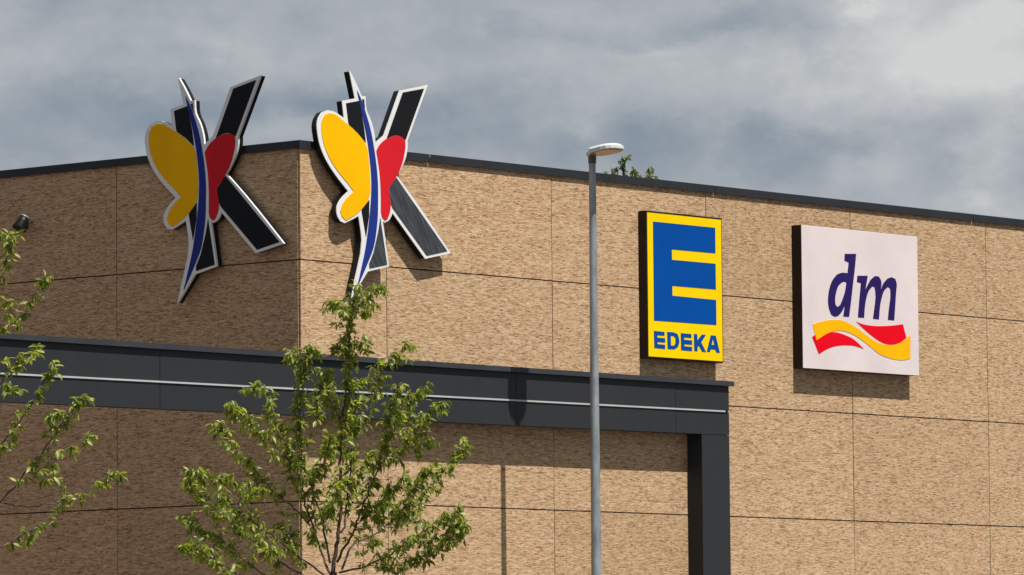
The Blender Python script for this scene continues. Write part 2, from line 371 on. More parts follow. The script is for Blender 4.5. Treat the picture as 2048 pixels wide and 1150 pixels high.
# ------------------------------------------------------------------ DATA (metres on each sign's plane; branches in metres)
KD = {"border":[[0.6646,8.4417],[0.6941,8.404],[0.7236,8.3662],[0.7523,8.3281],[0.7835,8.2836],[0.8136,8.2385],[0.8438,8.1935],[0.9032,8.1952],[0.9058,8.1483],[0.9084,8.1014],[0.9182,8.0562],[0.9382,8.0182],[0.9642,7.9816],[0.9876,7.9441],[1.0092,7.8977],[1.0273,7.8501],[1.041,7.8017],[1.0461,7.7742],[1.0498,7.7465],[1.0535,7.7188],[1.1802,7.8006],[1.4385,8.2998],[1.8931,8.398],[1.56,7.7779],[1.5611,7.7631],[1.5622,7.7483],[1.5626,7.7335],[1.5599,7.696],[1.5527,7.6584],[1.5415,7.621],[1.532,7.5967],[1.5207,7.5725],[1.5081,7.5485],[1.4726,7.4949],[1.4304,7.4428],[1.3883,7.3906],[1.4818,7.3121],[1.5756,7.2333],[1.6685,7.1538],[1.8624,6.9796],[2.0523,6.8019],[2.243,6.6235],[1.8277,6.5394],[1.3144,6.9908],[1.3069,6.9779],[1.2994,6.965],[1.2911,6.9523],[1.2813,6.9388],[1.2705,6.9256],[1.2575,6.9137],[1.2375,6.9024],[1.2142,6.893],[1.191,6.8837],[1.1605,6.8933],[1.2531,6.4247],[0.9198,6.3527],[0.8851,6.313],[0.8504,6.2733],[0.8157,6.2337],[0.7632,6.1738],[0.7109,6.114],[0.6585,6.0543],[0.6749,6.1145],[0.6913,6.1748],[0.7076,6.2351],[0.756,6.3808],[0.8044,6.5267],[0.8255,6.6717],[0.8164,6.757],[0.7977,6.8419],[0.779,6.9267],[0.7501,6.9141],[0.7213,6.9015],[0.6923,6.8892],[0.6492,6.8719],[0.6057,6.8552],[0.5623,6.8385],[0.4983,6.8549],[0.4831,6.8707],[0.4679,6.8866],[0.4555,6.9033],[0.4459,6.923],[0.4397,6.9437],[0.4376,6.9648],[0.4399,6.9844],[0.4457,7.0044],[0.4543,7.0238],[0.4676,7.0448],[0.4844,7.0653],[0.5028,7.085],[0.5392,7.117],[0.5807,7.1468],[0.6221,7.1767],[0.5971,7.1958],[0.5722,7.2148],[0.5475,7.2339],[0.5112,7.2626],[0.4755,7.2916],[0.4409,7.3211],[0.3921,7.3649],[0.3454,7.4099],[0.3027,7.4565],[0.272,7.4944],[0.2437,7.5334],[0.2185,7.5734],[0.203,7.6013],[0.189,7.6296],[0.177,7.6584],[0.1683,7.6859],[0.1614,7.7137],[0.1555,7.7418],[0.1493,7.7703],[0.1441,7.799],[0.1433,7.8278],[0.1473,7.8553],[0.1551,7.8829],[0.1678,7.9095],[0.1836,7.9307],[0.2028,7.9512],[0.2221,7.9717],[0.3077,8.0014],[0.3402,8.0008],[0.3728,8.0002],[0.404,7.9971],[0.4374,7.9885],[0.4691,7.9767],[0.5003,7.9643],[0.5212,7.9562],[0.542,7.9478],[0.5627,7.9394],[0.5342,8.1164],[0.7342,8.1583],[0.6506,8.4368]],"stem_top":[[0.5937,8.096],[0.794,8.1374],[0.8289,8.0333],[0.8703,7.8734],[0.8983,7.7072],[0.772,7.8002],[0.6366,7.8748],[0.6268,7.9019]],"stem_notch":[[0.8449,8.1552],[0.8755,8.1624],[0.8886,8.0644]],"stem_low_left":[[0.947,7.1073],[0.9421,6.9346],[0.8914,6.7119],[0.8285,6.9708],[0.8264,6.9938]],"stem_low_right":[[1.1168,6.9311],[1.221,6.4429],[0.942,6.3865],[0.937,6.4329],[1.0087,6.5578],[1.0847,6.7827]],"arm":[[1.4884,8.2821],[1.8276,8.3525],[1.5274,7.7823],[1.5083,7.7846],[1.4878,7.792],[1.4696,7.8025],[1.4499,7.811],[1.4289,7.8154],[1.4066,7.8181],[1.3842,7.8187],[1.3544,7.8156],[1.3244,7.8089],[1.2954,7.8003],[1.2719,7.7916],[1.2491,7.7814],[1.2264,7.7713]],"leg":[[1.3754,7.3702],[2.1818,6.6417],[1.8505,6.5742],[1.3102,7.0465],[1.3031,7.058],[1.2959,7.0694],[1.2893,7.081],[1.2706,7.1327],[1.261,7.1866],[1.2515,7.2406]],"yellow":[[0.2099,7.8111],[0.2104,7.8381],[0.2131,7.8653],[0.2213,7.8918],[0.2334,7.9113],[0.2488,7.9303],[0.2641,7.9494],[0.3398,7.9737],[0.3687,7.9718],[0.3978,7.9699],[0.4253,7.9658],[0.4593,7.9542],[0.4905,7.9385],[0.5215,7.9225],[0.5614,7.9042],[0.601,7.8856],[0.6396,7.8662],[0.692,7.8375],[0.7425,7.8073],[0.7905,7.7753],[0.8297,7.7479],[0.8672,7.7193],[0.8981,7.6882],[0.9271,7.6286],[0.938,7.5622],[0.9454,7.4954],[0.9534,7.44],[0.9589,7.3842],[0.9617,7.3281],[0.9654,7.2693],[0.9661,7.2101],[0.9529,7.1519],[0.945,7.134],[0.9358,7.1163],[0.925,7.099],[0.8972,7.0658],[0.8632,7.0345],[0.8265,7.0048],[0.7919,6.9791],[0.7552,6.9546],[0.7168,6.9316],[0.6721,6.9089],[0.6255,6.8881],[0.5788,6.8673],[0.515,6.9071],[0.4939,6.9637],[0.5063,6.9908],[0.5187,7.0178],[0.5349,7.0438],[0.557,7.0683],[0.583,7.0917],[0.6107,7.1142],[0.6405,7.1363],[0.6721,7.1574],[0.7036,7.1786],[0.6841,7.1969],[0.6645,7.2153],[0.6444,7.2332],[0.6131,7.2582],[0.5805,7.2823],[0.5482,7.3067],[0.5003,7.3437],[0.4532,7.3812],[0.4094,7.4203],[0.3708,7.4599],[0.3351,7.5011],[0.3035,7.5437],[0.279,7.5821],[0.2576,7.6216],[0.24,7.6621],[0.2239,7.7107],[0.2131,7.7605]],"red":[[1.5162,7.7783],[1.5184,7.7574],[1.5205,7.7365],[1.5211,7.7155],[1.5178,7.6856],[1.5114,7.6556],[1.5034,7.6256],[1.4911,7.5846],[1.4761,7.5438],[1.4576,7.5036],[1.4323,7.4592],[1.4026,7.4156],[1.3699,7.373],[1.3324,7.3309],[1.2916,7.2899],[1.2508,7.249],[1.2544,7.2244],[1.2579,7.1998],[1.2619,7.1753],[1.2698,7.1427],[1.2783,7.1102],[1.2821,7.0774],[1.2796,7.044],[1.2722,7.0103],[1.2598,6.9772],[1.2503,6.9599],[1.2394,6.9427],[1.2285,6.9256],[1.1913,6.9064],[1.1764,6.9162],[1.1615,6.926],[1.1491,6.9369],[1.1391,6.9543],[1.1338,6.9736],[1.1285,6.9929],[1.1288,7.0727],[1.1292,7.1525],[1.127,7.2321],[1.1233,7.2926],[1.1182,7.3529],[1.1108,7.4129],[1.0973,7.4857],[1.0805,7.5581],[1.0636,7.6304],[1.0776,7.6514],[1.0917,7.6723],[1.1082,7.6922],[1.137,7.7178],[1.1706,7.7413],[1.2074,7.762],[1.2353,7.7749],[1.2649,7.7864],[1.2953,7.7961],[1.3245,7.8041],[1.3544,7.8105],[1.3841,7.8139],[1.4105,7.8141],[1.4367,7.8119],[1.4609,7.807],[1.4806,7.799],[1.4984,7.7887]],"blue":[[0.7678,8.2415],[0.7766,8.2154],[0.7855,8.1893],[0.7943,8.1632],[0.8068,8.1253],[0.8192,8.0873],[0.8314,8.0493],[0.8474,7.9992],[0.8632,7.9491],[0.8783,7.8988],[0.8973,7.8325],[0.9151,7.766],[0.9311,7.6991],[0.9434,7.6392],[0.9543,7.5791],[0.9637,7.5188],[0.9724,7.456],[0.9795,7.393],[0.9837,7.3297],[0.9843,7.2906],[0.9838,7.2514],[0.9825,7.2122],[0.9791,7.1534],[0.9739,7.0945],[0.9674,7.0356],[0.9582,6.9701],[0.9473,6.9046],[0.9357,6.8391],[0.9206,6.7552],[0.9043,6.6713],[0.8847,6.5877],[0.864,6.5156],[0.8408,6.4438],[0.8171,6.372],[0.8026,6.3275],[0.7879,6.283],[0.7722,6.2386],[0.7669,6.2249],[0.7616,6.2112],[0.7562,6.1975],[0.7689,6.2165],[0.7815,6.2355],[0.7941,6.2545],[0.8377,6.322],[0.8801,6.3899],[0.9209,6.4582],[0.9508,6.5083],[0.9799,6.5586],[1.0045,6.6096],[1.0238,6.6661],[1.0377,6.7233],[1.0494,6.7805],[1.0602,6.8391],[1.0687,6.8977],[1.0747,6.9563],[1.0772,6.9999],[1.0784,7.0436],[1.0792,7.0872],[1.0806,7.1508],[1.0812,7.2144],[1.0796,7.2779],[1.075,7.341],[1.0682,7.404],[1.0596,7.4667],[1.0505,7.5224],[1.04,7.5778],[1.0283,7.6331],[1.0116,7.7051],[0.9927,7.7767],[0.9701,7.8474],[0.9492,7.9023],[0.9259,7.9567],[0.9013,8.0106],[0.8814,8.0534],[0.8607,8.096],[0.8377,8.1377],[0.8155,8.1727],[0.7916,8.2071]]}
WORD = [[[[5.6587,5.9596],[5.8463,5.958],[5.8471,5.9144],[5.7194,5.9151],[5.7189,5.8889],[5.8574,5.8867],[5.8566,5.8391],[5.7211,5.8396],[5.7207,5.8163],[5.8561,5.8139],[5.8553,5.7672],[5.6631,5.7701]]],[[[5.8926,5.9593],[5.9316,5.9605],[5.9707,5.9618],[6.0086,5.96],[6.0321,5.9561],[6.0551,5.951],[6.0781,5.9458],[6.088,5.9285],[6.098,5.9113],[6.1051,5.8935],[6.1083,5.8775],[6.1094,5.8612],[6.1073,5.845],[6.1012,5.8299],[6.0922,5.815],[6.0832,5.8],[6.0207,5.7709],[5.9001,5.7693]],[[5.9584,5.9206],[6.0048,5.9199],[6.0385,5.9001],[6.0406,5.8419],[6.0137,5.8114],[5.9595,5.8109]]],[[[6.1357,5.9583],[6.3256,5.9567],[6.3264,5.9127],[6.1971,5.9135],[6.1966,5.8871],[6.3368,5.8849],[6.3359,5.837],[6.1988,5.8375],[6.1984,5.8141],[6.3355,5.8116],[6.3346,5.7647],[6.1401,5.7676]]],[[[6.371,5.9598],[6.4319,5.9598],[6.4338,5.8895],[6.515,5.9598],[6.5887,5.9604],[6.5008,5.873],[6.5882,5.7655],[6.5161,5.7671],[6.4577,5.8319],[6.4355,5.8133],[6.4347,5.7683],[6.3753,5.7695]]],[[[6.6768,5.9597],[6.7666,5.9591],[6.8372,5.7689],[6.7709,5.7688],[6.7557,5.8015],[6.6738,5.8027],[6.659,5.7697],[6.6009,5.7709]],[[6.7139,5.9222],[6.7378,5.8527],[6.6905,5.8525]]]]
DL = [[[9.1637,7.0238],[9.3841,7.0369],[9.3751,6.9816],[9.3661,6.9264],[9.3563,6.8713],[9.3422,6.8029],[9.3269,6.7346],[9.3117,6.6664],[9.2944,6.5814],[9.2775,6.4964],[9.259,6.4116],[9.2495,6.3721],[9.2397,6.3326],[9.2299,6.2931],[9.1191,6.2929],[9.1279,6.3269],[9.1366,6.3609],[9.1443,6.395],[9.1457,6.4022],[9.147,6.4093],[9.1483,6.4165],[9.1248,6.3868],[9.1014,6.3572],[9.0726,6.3298],[9.0529,6.3163],[9.0316,6.3034],[9.0104,6.2906],[8.9489,6.2811],[8.8882,6.3024],[8.8752,6.3211],[8.8621,6.3397],[8.8511,6.3588],[8.8409,6.3849],[8.8343,6.4118],[8.8307,6.4391],[8.83,6.4645],[8.8318,6.4902],[8.8355,6.5159],[8.8426,6.5485],[8.8527,6.5811],[8.8661,6.6133],[8.8834,6.6473],[8.9045,6.6809],[8.9315,6.7127],[8.9563,6.734],[8.9842,6.7544],[9.012,6.7748],[9.0438,6.7846],[9.0755,6.7945],[9.1078,6.8013],[9.1419,6.8031],[9.1765,6.8018],[9.2112,6.8004],[9.2379,6.9252],[9.1556,6.9464]],[[9.1879,6.6885],[9.1564,6.7002],[9.1133,6.694],[9.0881,6.6803],[9.0628,6.6666],[9.041,6.6516],[9.019,6.6269],[9.004,6.5997],[8.9917,6.5722],[8.9796,6.5431],[8.9707,6.5138],[8.966,6.4845],[8.9659,6.4653],[8.9677,6.4462],[8.9694,6.4271],[9.0036,6.3973],[9.0595,6.4174],[9.0791,6.4455],[9.0987,6.4737],[9.1169,6.502],[9.1322,6.5282],[9.1462,6.5546],[9.1585,6.5811],[9.1705,6.6167],[9.1792,6.6526]]]
ML = [[[9.4023,6.7822],[9.6029,6.7935],[9.5943,6.7624],[9.5856,6.7313],[9.5767,6.7002],[9.5692,6.6756],[9.5617,6.6511],[9.5541,6.6265],[9.5694,6.6451],[9.5846,6.6637],[9.6003,6.6822],[9.6204,6.7067],[9.6413,6.731],[9.6663,6.7535],[9.6917,6.7694],[9.7198,6.784],[9.748,6.7987],[9.8205,6.796],[9.8348,6.7824],[9.8491,6.7689],[9.86,6.7545],[9.8662,6.736],[9.8676,6.7164],[9.8667,6.6967],[9.8627,6.6755],[9.8558,6.6541],[9.849,6.6327],[9.867,6.6617],[9.885,6.6908],[9.9076,6.7184],[9.9329,6.74],[9.9615,6.7606],[9.9902,6.7812],[10.0719,6.8032],[10.1446,6.7849],[10.1546,6.7644],[10.1646,6.7439],[10.1708,6.7231],[10.1699,6.6973],[10.1636,6.6709],[10.1575,6.6445],[10.1467,6.5694],[10.1373,6.4943],[10.1277,6.4193],[10.122,6.3783],[10.1164,6.3374],[10.1107,6.2965],[9.985,6.2967],[9.9919,6.3355],[9.9988,6.3742],[10.0057,6.413],[10.0231,6.4852],[10.0404,6.5573],[10.0433,6.6286],[10.0412,6.6415],[10.0387,6.6543],[10.0361,6.6671],[9.996,6.6844],[9.9761,6.6739],[9.9563,6.6633],[9.9384,6.6521],[9.9079,6.6214],[9.8879,6.5867],[9.8713,6.5515],[9.8571,6.5189],[9.8461,6.4859],[9.8366,6.4528],[9.8254,6.3998],[9.8184,6.3466],[9.8114,6.2934],[9.6938,6.295],[9.7026,6.3295],[9.7114,6.3639],[9.7192,6.3984],[9.738,6.477],[9.7518,6.5556],[9.744,6.6319],[9.7394,6.6446],[9.7341,6.6572],[9.7288,6.6698],[9.6886,6.6725],[9.6688,6.6587],[9.649,6.645],[9.6313,6.6307],[9.6059,6.6006],[9.5879,6.5683],[9.5728,6.5358],[9.5577,6.4968],[9.5468,6.4575],[9.538,6.4181],[9.5311,6.3778],[9.5263,6.3374],[9.5215,6.2971],[9.4011,6.2964],[9.4053,6.3252],[9.4095,6.354],[9.4138,6.3828],[9.4313,6.4881],[9.4502,6.5936],[9.4692,6.6991],[9.3894,6.7092]]]
WAVE = [[8.529,6.1715],[8.5868,6.1862],[8.6447,6.2009],[8.7034,6.2139],[8.7725,6.2263],[8.8427,6.2364],[8.9131,6.2433],[8.9718,6.2469],[9.0308,6.2483],[9.0882,6.2457],[9.136,6.2391],[9.1827,6.2296],[9.2282,6.2186],[9.2821,6.2034],[9.3344,6.186],[9.3858,6.1678],[9.4391,6.148],[9.4915,6.1272],[9.5437,6.1062],[9.59,6.0865],[9.6362,6.0667],[9.6844,6.0488],[9.73,6.0348],[9.7773,6.0224],[9.8262,6.0126],[9.8784,6.0059],[9.9324,6.0019],[9.9869,6.0008],[10.0289,6.0015],[10.0712,6.0039],[10.1127,6.0088],[10.1562,6.0174],[10.1989,6.0289],[10.2396,6.0426],[10.2781,6.0586],[10.3146,6.0768],[10.3492,6.0962],[10.3758,6.113],[10.4011,6.1306],[10.4265,6.1483],[10.4158,5.8623],[10.3735,5.8536],[10.3312,5.8449],[10.2887,5.8384],[10.2287,5.8346],[10.1682,5.835],[10.1086,5.838],[10.0541,5.8426],[10.0004,5.8493],[9.9476,5.8576],[9.8989,5.8663],[9.851,5.8764],[9.8054,5.8887],[9.7562,5.9076],[9.7103,5.9297],[9.6644,5.9517],[9.6178,5.973],[9.5713,5.9942],[9.5238,6.0146],[9.4779,6.0328],[9.4311,6.0501],[9.3834,6.0666],[9.3434,6.0798],[9.3027,6.0924],[9.2608,6.1033],[9.2209,6.1119],[9.1799,6.1192],[9.1381,6.1239],[9.0977,6.1258],[9.0564,6.1256],[9.0154,6.1233],[8.968,6.1183],[8.9208,6.1107],[8.875,6.1007],[8.8268,6.0866],[8.7801,6.0697],[8.7346,6.0517],[8.69,6.0327],[8.6465,6.0127],[8.603,5.9927]]
FLOW = [[8.5172,6.0256],[8.5784,6.0548],[8.6029,5.9885],[8.6464,6.0085],[8.6899,6.0285],[8.7345,6.0475],[8.7798,6.0664],[8.8263,6.0843],[8.8749,6.0964],[8.9094,6.1],[8.9448,6.1009],[8.9799,6.1004],[9.0393,6.0962],[9.0976,6.0876],[9.1546,6.077],[9.2088,6.0656],[9.2618,6.0523],[9.3122,6.0366],[9.3803,6.0061],[9.4422,5.9699],[9.5042,5.9338],[9.4516,5.9428],[9.399,5.9518],[9.3456,5.9584],[9.2934,5.9615],[9.2403,5.9625],[9.1872,5.9617],[9.1402,5.9599],[9.0932,5.9567],[9.0466,5.9521],[8.9871,5.9441],[8.9282,5.9339],[8.871,5.9207],[8.8229,5.9063],[8.7761,5.8898],[8.7306,5.872],[8.701,5.8595],[8.6719,5.8463],[8.6429,5.8332]]
FHIGH = [[9.3663,6.2446],[9.4142,6.2357],[9.4621,6.2268],[9.5108,6.2197],[9.5691,6.2148],[9.6285,6.2124],[9.6883,6.2114],[9.7712,6.2123],[9.8547,6.2159],[9.9384,6.2215],[9.9983,6.2264],[10.0583,6.2323],[10.1183,6.2389],[10.1725,6.2454],[10.2267,6.2526],[10.2809,6.2597],[10.3439,6.1013],[10.3087,6.0823],[10.2735,6.0633],[10.2361,6.0467],[10.1966,6.0334],[10.1551,6.0224],[10.1128,6.0142],[10.0711,6.0092],[10.0287,6.007],[9.987,6.0073],[9.9382,6.0115],[9.8904,6.0195],[9.8444,6.0295],[9.789,6.0457],[9.7364,6.0654],[9.6853,6.0862],[9.6311,6.1093],[9.5786,6.1336],[9.5272,6.1587],[9.4727,6.1868],[9.4195,6.2157]]
TREE_MAIN = [{"p":[[-5.748,-5.673,2.981],[-5.744,-5.702,3.179],[-5.736,-5.729,3.326],[-5.737,-5.746,3.475],[-5.749,-5.767,3.763],[-5.755,-5.79,4.013],[-5.766,-5.808,4.268],[-5.761,-5.842,4.496],[-5.759,-5.865,4.671],[-5.759,-5.895,4.908],[-5.767,-5.918,5.172],[-5.76,-5.943,5.321],[-5.756,-5.965,5.457]],"r":0.03},{"p":[[-5.736,-5.729,3.326],[-5.691,-5.762,3.385],[-5.651,-5.755,3.638],[-5.601,-5.757,3.904],[-5.574,-5.752,4.078],[-5.546,-5.74,4.287],[-5.502,-5.744,4.51],[-5.457,-5.759,4.689]],"r":0.018},{"p":[[-5.73,-5.706,3.073],[-5.736,-5.849,3.241],[-5.754,-5.944,3.379],[-5.777,-6.046,3.533],[-5.799,-6.153,3.691],[-5.819,-6.272,3.857],[-5.848,-6.376,4.023],[-5.877,-6.432,4.133],[-5.908,-6.484,4.243],[-5.943,-6.546,4.37],[-5.973,-6.597,4.476],[-5.988,-6.669,4.581]],"r":0.018},{"p":[[-5.877,-6.324,3.854],[-5.881,-6.464,3.94],[-5.883,-6.57,4.001],[-5.867,-6.725,4.035],[-5.848,-6.877,4.056],[-5.862,-6.912,4.097]],"r":0.009},{"p":[[-5.806,-6.502,4.006],[-5.846,-6.649,4.108],[-5.876,-6.775,4.189],[-5.92,-6.919,4.294],[-5.949,-7.038,4.37],[-5.963,-7.142,4.417]],"r":0.008},{"p":[[-5.878,-6.433,4.133],[-5.775,-6.442,4.272],[-5.682,-6.454,4.384],[-5.558,-6.486,4.497],[-5.465,-6.509,4.583]],"r":0.008},{"p":[[-5.587,-5.763,4.077],[-5.484,-5.767,4.288],[-5.397,-5.789,4.419],[-5.322,-5.786,4.586],[-5.228,-5.781,4.8],[-5.112,-5.833,4.896],[-5.049,-5.861,4.947],[-4.981,-5.891,5.006]],"r":0.011},{"p":[[-5.698,-5.735,3.007],[-5.562,-5.739,3.225],[-5.384,-5.812,3.306],[-5.224,-5.871,3.414],[-5.014,-5.947,3.567],[-4.878,-5.989,3.694],[-4.746,-6.028,3.825],[-4.665,-6.047,3.921],[-4.537,-6.08,4.062],[-4.436,-6.117,4.14]],"r":0.016},{"p":[[-5.227,-5.874,3.414],[-5.195,-5.978,3.58],[-5.141,-6.109,3.732],[-5.109,-6.2,3.862],[-5.088,-6.253,3.927]],"r":0.008},{"p":[[-5.711,-5.717,2.981],[-5.71,-6.043,3.03],[-5.727,-6.365,3.135],[-5.752,-6.604,3.242],[-5.771,-6.773,3.319],[-5.789,-6.939,3.392],[-5.8,-7.093,3.443],[-5.812,-7.207,3.491]],"r":0.014},{"p":[[-5.764,-6.614,3.241],[-5.749,-6.7,3.217],[-5.72,-6.876,3.213],[-5.717,-7.019,3.296],[-5.719,-7.148,3.379]],"r":0.007},{"p":[[-5.768,-6.201,3.06],[-5.791,-6.257,2.989],[-5.788,-6.447,3.019],[-5.786,-6.661,3.061],[-5.788,-6.791,3.097],[-5.796,-6.867,3.134],[-5.815,-7.11,3.239],[-5.84,-7.31,3.345]],"r":0.009},{"p":[[-5.77,-6.771,3.319],[-5.786,-6.705,3.39],[-5.817,-6.617,3.436],[-5.84,-6.551,3.459]],"r":0.005},{"p":[[-5.771,-5.647,2.982],[-5.779,-5.564,3.157],[-5.783,-5.476,3.365],[-5.783,-5.368,3.634],[-5.777,-5.317,3.786],[-5.785,-5.253,3.917],[-5.785,-5.17,4.129],[-5.796,-5.085,4.305],[-5.809,-5.037,4.378],[-5.817,-4.948,4.578],[-5.837,-4.888,4.647],[-5.875,-4.802,4.663]],"r":0.018},{"p":[[-5.769,-5.658,3.065],[-5.888,-5.68,3.427],[-5.977,-5.671,3.632],[-6.043,-5.665,3.789],[-6.108,-5.653,3.928],[-6.163,-5.688,4.153],[-6.207,-5.725,4.352],[-6.237,-5.748,4.482],[-6.259,-5.799,4.654],[-6.275,-5.838,4.783],[-6.276,-5.887,4.89],[-6.258,-5.93,4.924]],"r":0.016},{"p":[[-6.267,-5.819,4.74],[-6.322,-5.811,4.848],[-6.362,-5.788,4.878],[-6.39,-5.767,4.86]],"r":0.006},{"p":[[-6.072,-5.754,4.224],[-5.958,-5.694,4.495],[-5.866,-5.67,4.676],[-5.802,-5.672,4.767]],"r":0.006},{"p":[[-5.798,-5.612,2.96],[-6.052,-5.566,3.107],[-6.283,-5.53,3.253],[-6.478,-5.496,3.364],[-6.674,-5.461,3.474],[-6.761,-5.448,3.529],[-6.888,-5.447,3.639],[-7.032,-5.443,3.761],[-7.162,-5.412,3.811],[-7.27,-5.384,3.843]],"r":0.014},{"p":[[-6.776,-5.462,3.528],[-6.73,-5.479,3.603],[-6.649,-5.523,3.669],[-6.57,-5.569,3.7]],"r":0.006},{"p":[[-5.86,-5.387,2.978],[-5.888,-5.191,3.075],[-5.903,-5.049,3.169],[-5.926,-4.853,3.289],[-5.947,-4.633,3.446],[-5.966,-4.426,3.602],[-5.975,-4.276,3.727],[-5.976,-4.184,3.82],[-5.985,-4.112,3.867]],"r":0.013},{"p":[[-5.806,-5.497,3.364],[-5.794,-5.331,3.511],[-5.799,-5.146,3.632],[-5.803,-4.899,3.8],[-5.794,-4.764,3.921],[-5.786,-4.579,4.08],[-5.778,-4.412,4.228],[-5.772,-4.315,4.316],[-5.775,-4.262,4.349]],"r":0.012},{"p":[[-5.82,-4.915,3.799],[-5.879,-4.891,3.794],[-5.993,-4.846,3.766],[-6.114,-4.808,3.817],[-6.207,-4.774,3.838]],"r":0.006},{"p":[[-5.797,-5.265,3.916],[-6.019,-5.297,4.068],[-6.196,-5.312,4.172],[-6.397,-5.32,4.275],[-6.562,-5.326,4.356],[-6.661,-5.33,4.405],[-6.718,-5.33,4.429]],"r":0.009},{"p":[[-5.87,-5.059,2.928],[-5.869,-4.955,2.975],[-5.86,-4.755,3.086],[-5.845,-4.549,3.217],[-5.836,-4.412,3.303],[-5.835,-4.294,3.358],[-5.84,-4.145,3.398],[-5.823,-4.035,3.492],[-5.819,-3.957,3.539]],"r":0.011},{"p":[[-6.437,-5.318,2.893],[-6.712,-5.354,2.988],[-6.977,-5.387,3.075],[-7.172,-5.418,3.148],[-7.309,-5.43,3.18],[-7.42,-5.439,3.2]],"r":0.01},{"p":[[-6.546,-5.556,3.36],[-6.562,-5.617,3.276],[-6.567,-5.71,3.186],[-6.688,-5.675,3.172]],"r":0.005},{"p":[[-6.088,-5.599,3.105],[-6.044,-5.464,3.246],[-6.005,-5.368,3.359],[-6.0,-5.274,3.406]],"r":0.006},{"p":[[-5.769,-5.805,4.268],[-5.729,-5.681,4.438],[-5.697,-5.605,4.553],[-5.644,-5.539,4.691]],"r":0.006},{"p":[[-5.632,-5.735,3.639],[-5.489,-5.738,3.802],[-5.363,-5.745,3.938],[-5.273,-5.742,4.052]],"r":0.006},{"p":[[-5.393,-5.82,3.306],[-5.508,-5.96,3.44],[-5.605,-6.119,3.565],[-5.634,-6.192,3.606]],"r":0.006},{"p":[[-5.792,-5.979,3.377],[-5.775,-6.171,3.516],[-5.771,-6.316,3.643],[-5.753,-6.476,3.747],[-5.741,-6.553,3.788]],"r":0.008},{"p":[[-5.801,-5.381,3.633],[-5.899,-5.665,3.881],[-5.978,-5.827,4.049],[-6.046,-5.932,4.174]],"r":0.007},{"p":[[-5.76,-5.943,5.321],[-5.75,-5.839,5.372],[-5.745,-5.74,5.386],[-5.734,-5.669,5.36]],"r":0.005},{"p":[[-5.758,-5.953,5.374],[-5.757,-6.084,5.402],[-5.762,-6.195,5.439],[-5.763,-6.266,5.457]],"r":0.005},{"p":[[-5.762,-5.932,5.242],[-5.642,-5.943,5.292],[-5.558,-5.95,5.331]],"r":0.005},{"p":[[-5.767,-5.918,5.172],[-5.86,-5.937,5.228],[-5.938,-5.962,5.284]],"r":0.005},{"p":[[-5.759,-5.897,4.935],[-5.765,-5.79,4.962],[-5.765,-5.742,4.987]],"r":0.005},{"p":[[-5.757,-5.901,4.935],[-5.802,-6.061,4.96],[-5.822,-6.137,4.964]],"r":0.005},{"p":[[-5.906,-5.697,3.427],[-5.984,-5.888,3.564],[-6.055,-5.995,3.668],[-6.156,-6.064,3.772]],"r":0.005}]
